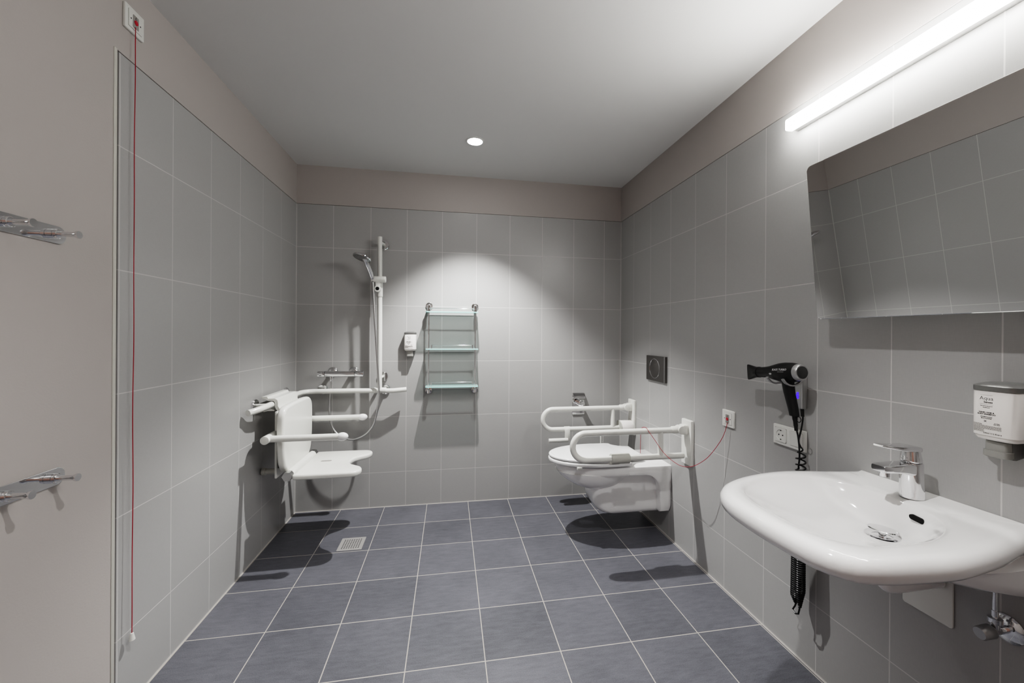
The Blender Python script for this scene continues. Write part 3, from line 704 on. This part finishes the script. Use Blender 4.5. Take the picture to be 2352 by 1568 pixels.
b = MB(); b.tube(spline([hc - n_ * .008 + Vector((.012, .004, 0)), (.500, -.190, 1.722), (.514, -.160, 1.680), (.5265, -.130, 1.632), (.531, -.120, 1.606)], 6), [.019] * 4 + [.0160] * 13 + [.0145] * 4 + [.0105] * 4, 20); b.build('handle', 'chrome', t)

# shower hose
hp = [(.531, -.119, 1.600), (.533, -.118, 1.565), (.538, -.118, 1.46), (.545, -.120, 1.33), (.554, -.122, 1.20), (.562, -.124, 1.08), (.569, -.125, .965), (.576, -.126, .844), (.571, -.125, .754), (.546, -.122, .636), (.512, -.120, .580), (.470, -.118, .544), (.405, -.112, .521), (.335, -.105, .538), (.290, -.098, .572), (.262, -.090, .620), (.246, -.082, .690), (.244, -.078, .770), (.250, -.074, .850), (.2525, -.072, .925)]
MBh = MB(); MBh.tube(spline(hp, 7), .0066, 14)
tag(MBh.build('shower_hose', 'satin'), 'grey metal shower hose looping from the mixer up to the hand shower', 'shower hose')

# thermostatic mixer
t = thing('shower_mixer', 'horizontal chrome thermostatic shower mixer bar on the back wall', 'shower mixer', (.313, 0, .97))
my, mz = -.068, .967
MB().cyl((.213, my, mz), (.405, my, mz), .0205, n=36).build('bar', 'chrome', t)
for x0, x1 in ((.165, .211), (.407, .463)):
    b = MB(); b.cyl((x0, my, mz), (x1, my, mz), .0215, n=36, bev=.002); b.build('control_knob', 'chrome', t)
for xx in (.243, .383):
    F = local_frame('back', xx, .975); b = MB(F); b.lathe([(0, .034), (.003, .034), (.012, .024), (.014, .014), (.055, .013)], (0, 0, 0), (0, 0, 1), 36); b.build('rosette', 'chrome', t)
b = MB(); b.lathe([(0, .0115), (.012, .0115), (.014, .0095), (.030, .0085), (.034, .0075)], (.2525, -.071, mz - .018), (0, 0, -1), 22); b.build('hose_union', 'chrome', t)

# ------------------------------------------------------------------ shower seat
SY = -.452
t = thing('folding_shower_seat', 'white hanging shower seat with backrest and two armrests on the left wall', 'shower seat', (.1, SY, .6))
F = Matrix(((1, 0, 0, 0), (0, 0, 1, 0), (0, 1, 0, 0), (0, 0, 0, 1)))       # (u, v, w) -> (x=u, z=v, y=w)
hook = [(.034, .895), (.060, .895), (.066, .884), (.100, .884), (.112, .876), (.116, .862), (.116, .842), (.124, .828), (.130, .812), (.130, .795), (.1165, .795), (.1165, .812), (.106, .826), (.1005, .838), (.1005, .862), (.094, .871), (.063, .873), (.056, .880), (.034, .886)]
MB(F).prism(hook, -.588, -.298).build('rail_hanger', 'nylon', t, ang=30)
b = MB(F); b.prism([(.060, .830), (.076, .826), (.094, .820), (.094, .8145), (.060, .8145), (.040, .809), (.034, .815), (.048, .823)], -.580, -.305); b.build('hanger_lip', 'nylon', t, ang=30)
MB().box((.110, -.612, .448), (.121, -.292, .815), .002).build('back_plate', 'nylon', t)
for zz in (.70, .50): MB().box((.121, -.600, zz), (.143, -.305, zz + .04), .003).build('back_mount', 'rubber', t)
Fb = Matrix(((0, 0, 1, 0), (1, 0, 0, 0), (0, 1, 0, 0), (0, 0, 0, 1)))       # (u,v,w) -> (y,z,x)
def backshape():
    P = [(-.200, .838), (-.150, .850), (0, .854), (.140, .850), (.190, .838), (.218, .808), (.227, .760), (.228, .69), (.223, .60), (.206, .53), (.172, .488), (.12, .472), (0, .470), (-.12, .472), (-.172, .488), (-.208, .53), (-.225, .60), (-.232, .69), (-.232, .76), (-.226, .808)]
    return [(p.x + SY, p.y) for p in closed_spline(P, 4)]
b = MB(Fb); b.prism(backshape(), .143, .183, .016, 5); b.build('backrest', 'nylon', t, ang=50)
b = MB(); b.cyl((.195, SY - .185, .474), (.195, SY + .185, .474), .0235, n=30); b.build('hinge_tube', 'nylon', t)
for s_ in (-1, 1):
    b = MB(); b.lathe([(0, .0238), (.012, .0242), (.014, .0238)], (.195, SY + s_ * .150, .474), (0, s_, 0), 30); b.build('hinge_collar', 'nylon', t)
    b = MB(); b.cyl((.195, SY + s_ * .186, .474), (.195, SY + s_ * .222, .474), .0262, n=6); b.build('hinge_cap', 'satin', t)
SE = [(.220, -.170), (.222, -.205), (.250, -.213), (.36, -.213), (.47, -.212), (.530, -.206), (.560, -.184), (.566, -.150), (.552, -.112), (.520, -.084), (.490, -.060), (.476, -.030), (.473, 0), (.476, .030), (.490, .060), (.520, .084), (.552, .112), (.566, .150), (.560, .184), (.530, .206), (.47, .212), (.36, .213), (.250, .213), (.222, .205), (.220, .170), (.219, .08), (.219, -.08)]
S2 = [(p.x, p.y * 1.035 + SY - .010) for p in closed_spline(SE, 5)]
b = MB(); b.prism(S2, .4545, .4855, .012, 5); so = b.build('seat', 'nylon', t, ang=50)
b = MB(); b.prism(rrect(.300, SY - .011, .362, SY + .011, .0108), .4850, .48575); b.build('drain_slot', 'insetgrey', so)
for s_ in (-1, 1):
    ya = SY + s_ * .257; za = .690
    b = MB(); b.cyl((.112, SY + s_ * .16, za), (.112, SY + s_ * .290, za), .0215, n=28, bev=.001)
    b.tube([(.112, ya, za), (.2, ya, za), (.3, ya, za), (.470, ya, za + .0005)], .0175, 24); ar = b.build('armrest', 'nylon', t)
    b = MB(); b.ell((.484, ya, za), (.031, .0225, .0225)); b.build('end_knob', 'seatwhite', ar)
b = MB(); b.cyl((.006, SY - .06, .458), (.028, SY - .06, .458), .020, n=24, bev=.002); b.cyl((.026, SY - .06, .458), (.112, SY - .06, .458), .0155, n=24); b.build('wall_support', 'greynylon', t)
b = MB(); b.cyl((.085, SY + .02, .52), (.112, SY + .02, .52), .018, n=20); b.build('support_knob', 'rubber', t)

# ------------------------------------------------------------------ glass shelf unit
t = thing('glass_shelf_unit', 'chrome wall rack with three glass shelves on the back wall', 'shelf', (1.07, 0, 1.14))
XL, XR, PY = .905, 1.238, -.058
for x in (XL, XR):
    for zz in (1.452, .835):
        F = local_frame('back', x, zz); b = MB(F); b.lathe([(0, .0275), (.003, .0275), (.008, .024), (.010, .010), (.05, .0085), (.062, .0085)], (0, 0, 0), (0, 0, 1), 32); b.build('wall_rosette', 'chrome', t)
    MB().lathe([(0, .006), (.003, .0125), (.045, .0125), (.05, .006)], (x, PY, 1.409), (0, 0, 1), 24).build('post_fitting', 'chrome', t)
    MB().lathe([(0, .005), (.003, .010), (.028, .010), (.032, .004)], (x, PY, .818), (0, 0, 1), 24).build('post_fitting', 'chrome', t)
    b = MB(); b.cyl((x, PY, .828), (x, PY, 1.445), .0048, n=18); b.build('post', 'chrome', t)
for gz in (1.4045, 1.1395, .8725):
    g_ = MB(); q = rrect(XL - .019, -.130, XR + .019, -.012, .012); g_.prism([(p[0], p[1]) for p in q], gz - .003, gz + .003)
    g_.bm.normal_update()
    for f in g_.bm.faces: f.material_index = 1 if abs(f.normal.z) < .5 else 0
    go = g_.build('glass_shelf', ['glass', 'glassedge_glow'], t, ang=30)
    dz = .030
    b = MB()
    xa, xb = (XL + .021, XR - .021) if gz < 1.3 else (XL + .005, XR - .005)
    b.cyl((xa, PY - .020, gz + dz - .003), (xb, PY - .020, gz + dz - .003), .0022, n=12)
    if gz < 1.3:
        for x in (xa, xb): b.cyl((x, PY - .020, gz + .003), (x, PY - .020, gz + dz), .0042, n=16)
    b.build('guard_rail', 'chrome', t)
    if gz < 1.3:
        for x in (XL, XR): MB().cyl((x, PY, gz - .010), (x, PY, gz + .010), .0085, n=18).build('shelf_clamp', 'chrome', t)

# ------------------------------------------------------------------ coat hook rails on the left wall
def hook_rail(z, label):
    F = local_frame('left', -1.92, z) @ Matrix.Translation((0, 0, .0015))
    t = thing('hook_rail', label, 'hook rail', F.translation)
    MB(F).prism(rrect(-.24, -.0235, .222, .0235, .0232, 8), 0, .004, .0008, 2).build('plate', 'chrome', t, smooth=False)
    for k in range(4):
        u = .182 - .1205 * k
        b = MB(F); b.lathe([(0, .0125), (.007, .0125), (.0075, .0113), (.009, .0113), (.0095, .0125), (.0165, .0125), (.018, .011), (.018, .0068), (.048, .0068), (.053, .0078), (.057, .0100), (.060, .0104), (.062, .0098)], (u, 0, .004), (0, 0, 1), 30); b.build('peg', 'chrome', t)
hook_rail(1.5105, 'upper chrome peg rail on the plain left wall at head height')
hook_rail(.8565, 'lower chrome peg rail on the plain left wall at hip height')

# ------------------------------------------------------------------ floor drain
t = thing('floor_drain', 'square steel floor drain grate under the shower', 'floor drain', (.489, -.501, 0))
b = MB(); o_ = rrect(.420, -.574, .558, -.428, .004, 3); i_ = rrect(.4265, -.5675, .5515, -.4345, .003, 3)
b.loft([[(p[0], p[1], z) for p in q] for q, z in ((o_, .0), (o_, .0022), (i_, .0022), (i_, .0004))], False, False); b.build('frame', 'steel', t, ang=30)
MB().prism(i_, .0002, .0018).build('grate', 'steel', t)
b = MB()
for i in range(8):
    for j in range(8): b.prism(circ(.489 + (i - 3.5) * .0130, -.501 + (j - 3.5) * .0135, .0036, 10, .0036), .0016, .0021)
b.build('grate_holes', 'drainhole', t)['kind'] = 'stuff'

# ------------------------------------------------------------------ hair dryer and its holder
t = thing('dryer_holder', 'silver wall holder with blue indicator light carrying the hair dryer', 'dryer holder', (W, -1.69, 1.05))
HX = 2.372
b = MB(); b.box((HX, -1.6945, .970), (W, -1.622, 1.118), .006, 3); b.build('housing', 'silver', t)
b = MB(); b.box((HX - .0008, -1.6955, .974), (HX + .0035, -1.6920, 1.112), .0005); b.build('edge_strip', 'satin', t)
for yy in (-1.650, -1.7235):
    arc = [(2.378, (yy - 1.66) / 2 - .0, 1.085), (2.360, (yy * 3 - 1.66) / 4, 1.088)] + [(2.300 + .046 * math.cos(a), yy, 1.1125 + .046 * math.sin(a)) for a in [math.radians(q) for q in range(-32, -153, -12)]]
    b = MB(); b.loft([[(p[0] + nx * s1, p[1] + s2, p[2] + nz_ * s1) for s1, s2 in ((-.0025, -.0055), (.0025, -.0055), (.0035, 0), (.0025, .0055), (-.0025, .0055), (-.0035, 0))] for p, (nx, nz_) in [(arc[i], (lambda d: (-d.z, d.x))((Vector(arc[min(i + 1, len(arc) - 1)]) - Vector(arc[max(i - 1, 0)])).normalized())) for i in range(len(arc))]])
    b.build('cradle_prong', 'silver', t, ang=60)
b = MB(local_frame('right', 0, 0))
for u_, v_ in ((1.6745, 1.0300), (1.6670, 1.0205), (1.6755, 1.0215), (1.6750, 1.0130), (1.657, 1.0180)): b.prism(circ(u_, v_, .0042, 14), W - HX, W - HX + .0012)
b.build('indicator_light', 'blue', t)
b = text_mb([('Valera', .0060, 1.668, .990, 'CENTER', 0)], local_frame('right', 0, 0), lambda u: W - HX + .0006); b.build('maker_mark', 'inkgrey', t, smooth=False)

t = thing('hair_dryer', 'black hair dryer with silver rear grille hanging in the wall holder', 'hair dryer', (2.298, -1.70, 1.1))
A0 = Vector((2.298, -1.762, 1.1185)); ad = Vector((0, .255, -.022)).normalized()
b = MB(); b.lathe([(.006, .0290), (.016, .0325), (.035, .0360), (.065, .0372), (.090, .0350), (.115, .0295), (.140, .0240), (.160, .0215), (.180, .0205), (.196, .0205)], A0, ad, 40); b.build('body', 'black', t)
b = MB(); b.lathe([(-.006, .0215), (-.0065, .0265), (-.003, .0290), (.006, .0310), (.012, .0305)], A0, ad, 40); b.build('rear_ring', 'silver', t)
b = MB(); b.lathe([(-.0035, .0220), (-.0072, .0222), (-.0078, .0210), (-.0082, .0150), (-.0084, .002)], A0, ad, 36); b.build('rear_grille', 'grille', t)
nb_ = A0 + ad * .194
b = MB(); sx_ = Vector((1, 0, 0)); sz_ = sx_.cross(ad)
b.loft([[nb_ + ad * d_ + sx_ * (hx_ * math.copysign(abs(math.cos(q)) ** e_, math.cos(q))) + sz_ * (hz_ * math.copysign(abs(math.sin(q)) ** e_, math.sin(q))) for q in [2 * PI * k / 32 + .01 for k in range(32)]] for d_, hx_, hz_, e_ in ((0, .0218, .0218, 1), (.012, .0218, .0218, 1), (.022, .0185, .0220, .9), (.045, .0095, .0280, .6), (.062, .0055, .0320, .4), (.064, .0048, .0312, .4))])
b.build('nozzle', 'black', t)
b = MB(); 
def hsec(c, hy, hx, tilt=.0): return [(c[0] + hx * math.copysign(abs(math.sin(q)) ** .8, math.sin(q)), c[1] + hy * math.copysign(abs(math.cos(q)) ** .8, math.cos(q)), c[2] + tilt * math.cos(q)) for q in [2 * PI * k / 24 + .01 for k in range(24)]]
b.loft([hsec((2.298, -1.703, 1.100), .024, .018), hsec((2.298, -1.706, 1.075), .021, .017), hsec((2.298, -1.713, 1.040), .019, .0165), hsec((2.298, -1.728, .990), .0165, .0155), hsec((2.298, -1.736, .958), .0150, .0145)]); b.build('handle', 'black', t)
b = MB(); b.tube(spline([(2.298, -1.736, .960), (2.298, -1.740, .935), (2.300, -1.742, .905)], 5), [.0085] * 4 + [.007] * 4 + [.0058] * 3, 14)
b.tube([(2.298 + .0, -1.7455 - .009 + .009 * math.cos(q), .948 + .010 * math.sin(q)) for q in [2 * PI * k / 20 for k in range(21)]], .0014, 8); b.build('strain_relief', 'black', t)
# lettering along the side that faces the room
sideM = Matrix.Translation(A0 + Vector((0, 0, 0))) @ Matrix(((0, 0, -1, 0), (-1, 0, 0, 0), (0, 1, 0, 0), (0, 0, 0, 1)))
def bodyr(d):
    tab = [(.006, .0290), (.016, .0325), (.035, .0360), (.065, .0372), (.090, .0350), (.115, .0295), (.140, .0240), (.196, .0205)]
    for (a, ra), (c, rc_) in zip(tab, tab[1:]):
        if a <= d <= c: return ra + (rc_ - ra) * (d - a) / (c - a)
    return .03
b = MB(sideM); tm = text_mb([('BLACK TURBO', .0100, -.062, .0075, 'CENTER', .0002), ('by swiss professional', .0032, -.052, .0015, 'CENTER', .00005)], sideM, lambda u: 0)
for v in tm.bm.verts:
    d = -v.co.x; r_ = bodyr(d) + .0004; yv = v.co.y + .0; v.co.z = math.sqrt(max(1e-6, r_ * r_ - yv * yv)); v.co.y = yv - d * .086
tm.build('lettering', 'printwhite', t, smooth=False)
b = MB(sideM); P_ = [(-.096, -.004), (-.104, -.0015), (-.114, -.0040), (-.110, -.0085), (-.100, -.0085)]
q0 = [b.bm.verts.new((u, v - (-u) * .086, math.sqrt((bodyr(-u) + .0005) ** 2 - v * v))) for u, v in P_]; b.bm.faces.new(q0); b.build('badge', 'printwhite', t, smooth=False)
# cable: straight part from the handle, coil hanging past the basin and back up to the holder
cp = spline([(2.300, -1.742, .912), (2.312, -1.738, .88), (2.335, -1.720, .835), (2.350, -1.706, .79), (2.352, -1.700, .755)], 8)
def coil(x, y, z0, z1, p0, p1, r, ph):
    out = []; z = z0; a = ph; n_t = 0; sgn = -1 if z1 < z0 else 1
    while (z - z1) * sgn < 0:
        k = (z - z0) / (z1 - z0); p = p0 + (p1 - p0) * min(1, k * 2.0) if sgn < 0 else p1 + (p0 - p1) * max(0, (k - .5) * 2)
        rr_ = r * min(1, .15 + k * 8) * min(1, .15 + (1 - k) * 14)
        out.append(Vector((x(k) + rr_ * math.cos(a), y(k) + rr_ * math.sin(a), z))); a += 2 * PI / 14; z += sgn * p / 14
    return out
c1 = coil(lambda k: 2.352 + .003 * k, lambda k: -1.700 + .012 * k, .752, .235, .020, .0080, .0150, 0)
u_ = [Vector((2.352, -1.689, .226)), Vector((2.349, -1.682, .208)), Vector((2.346, -1.697, .202)), Vector((2.346, -1.710, .210)), Vector((2.346, -1.714, .228))]
c2 = coil(lambda k: 2.346 + .008 * k, lambda k: -1.716 + .008 * k, .236, .835, .026, .0080, .0150, 1.)
e_ = spline([c2[-1], (2.352, -1.700, .855), (2.356, -1.707, .90), (2.372, -1.698, .940), (2.379, -1.687, .972)], 8)[1:]
b = MB(); b.tube(cp + c1 + u_ + c2 + e_, .0030, 8); b.cyl((2.3745, -1.694, .944), (2.380, -1.686, .974), .0058, .0066, n=16); b.build('coiled_cable', 'blackcord', t)

# ------------------------------------------------------------------ camera
cam = bpy.data.cameras.new('camera'); co = bpy.data.objects.new('camera', cam); COL.objects.link(co)
f_px, cx, cy, yaw, pitch, roll = 918.84276, 1192.36624, 767.61023, .17201, -.00074, .00631
cam.sensor_width = 36; cam.sensor_fit = 'HORIZONTAL'; cam.lens = f_px / 2352 * 36
cam.shift_x = (1176 - cx) / 2352; cam.shift_y = (cy - 784) / 2352
cam.clip_start = .02; cam.clip_end = 50
fw = Vector((math.sin(yaw) * math.cos(pitch), math.cos(yaw) * math.cos(pitch), math.sin(pitch))); rt = Vector((math.cos(yaw), -math.sin(yaw), 0)); up = rt.cross(fw)
R_ = rt * math.cos(roll) + up * math.sin(roll); U_ = up * math.cos(roll) - rt * math.sin(roll)
mw = Matrix.Identity(4)
for i in range(3): mw[i][0], mw[i][1], mw[i][2] = R_[i], U_[i], -fw[i]
mw.translation = (1.05305, -3.0051, 1.25052)
co.matrix_world = mw
sc = bpy.context.scene; sc.camera = co
w = bpy.data.worlds.new('world'); w.use_nodes = True; w.node_tree.nodes['Background'].inputs[0].default_value = (.02, .02, .02, 1); sc.world = w
sc.cycles.caustics_reflective = False; sc.cycles.caustics_refractive = False
sc.view_settings.view_transform = 'Filmic'; sc.view_settings.look = 'High Contrast'; sc.view_settings.exposure = 0
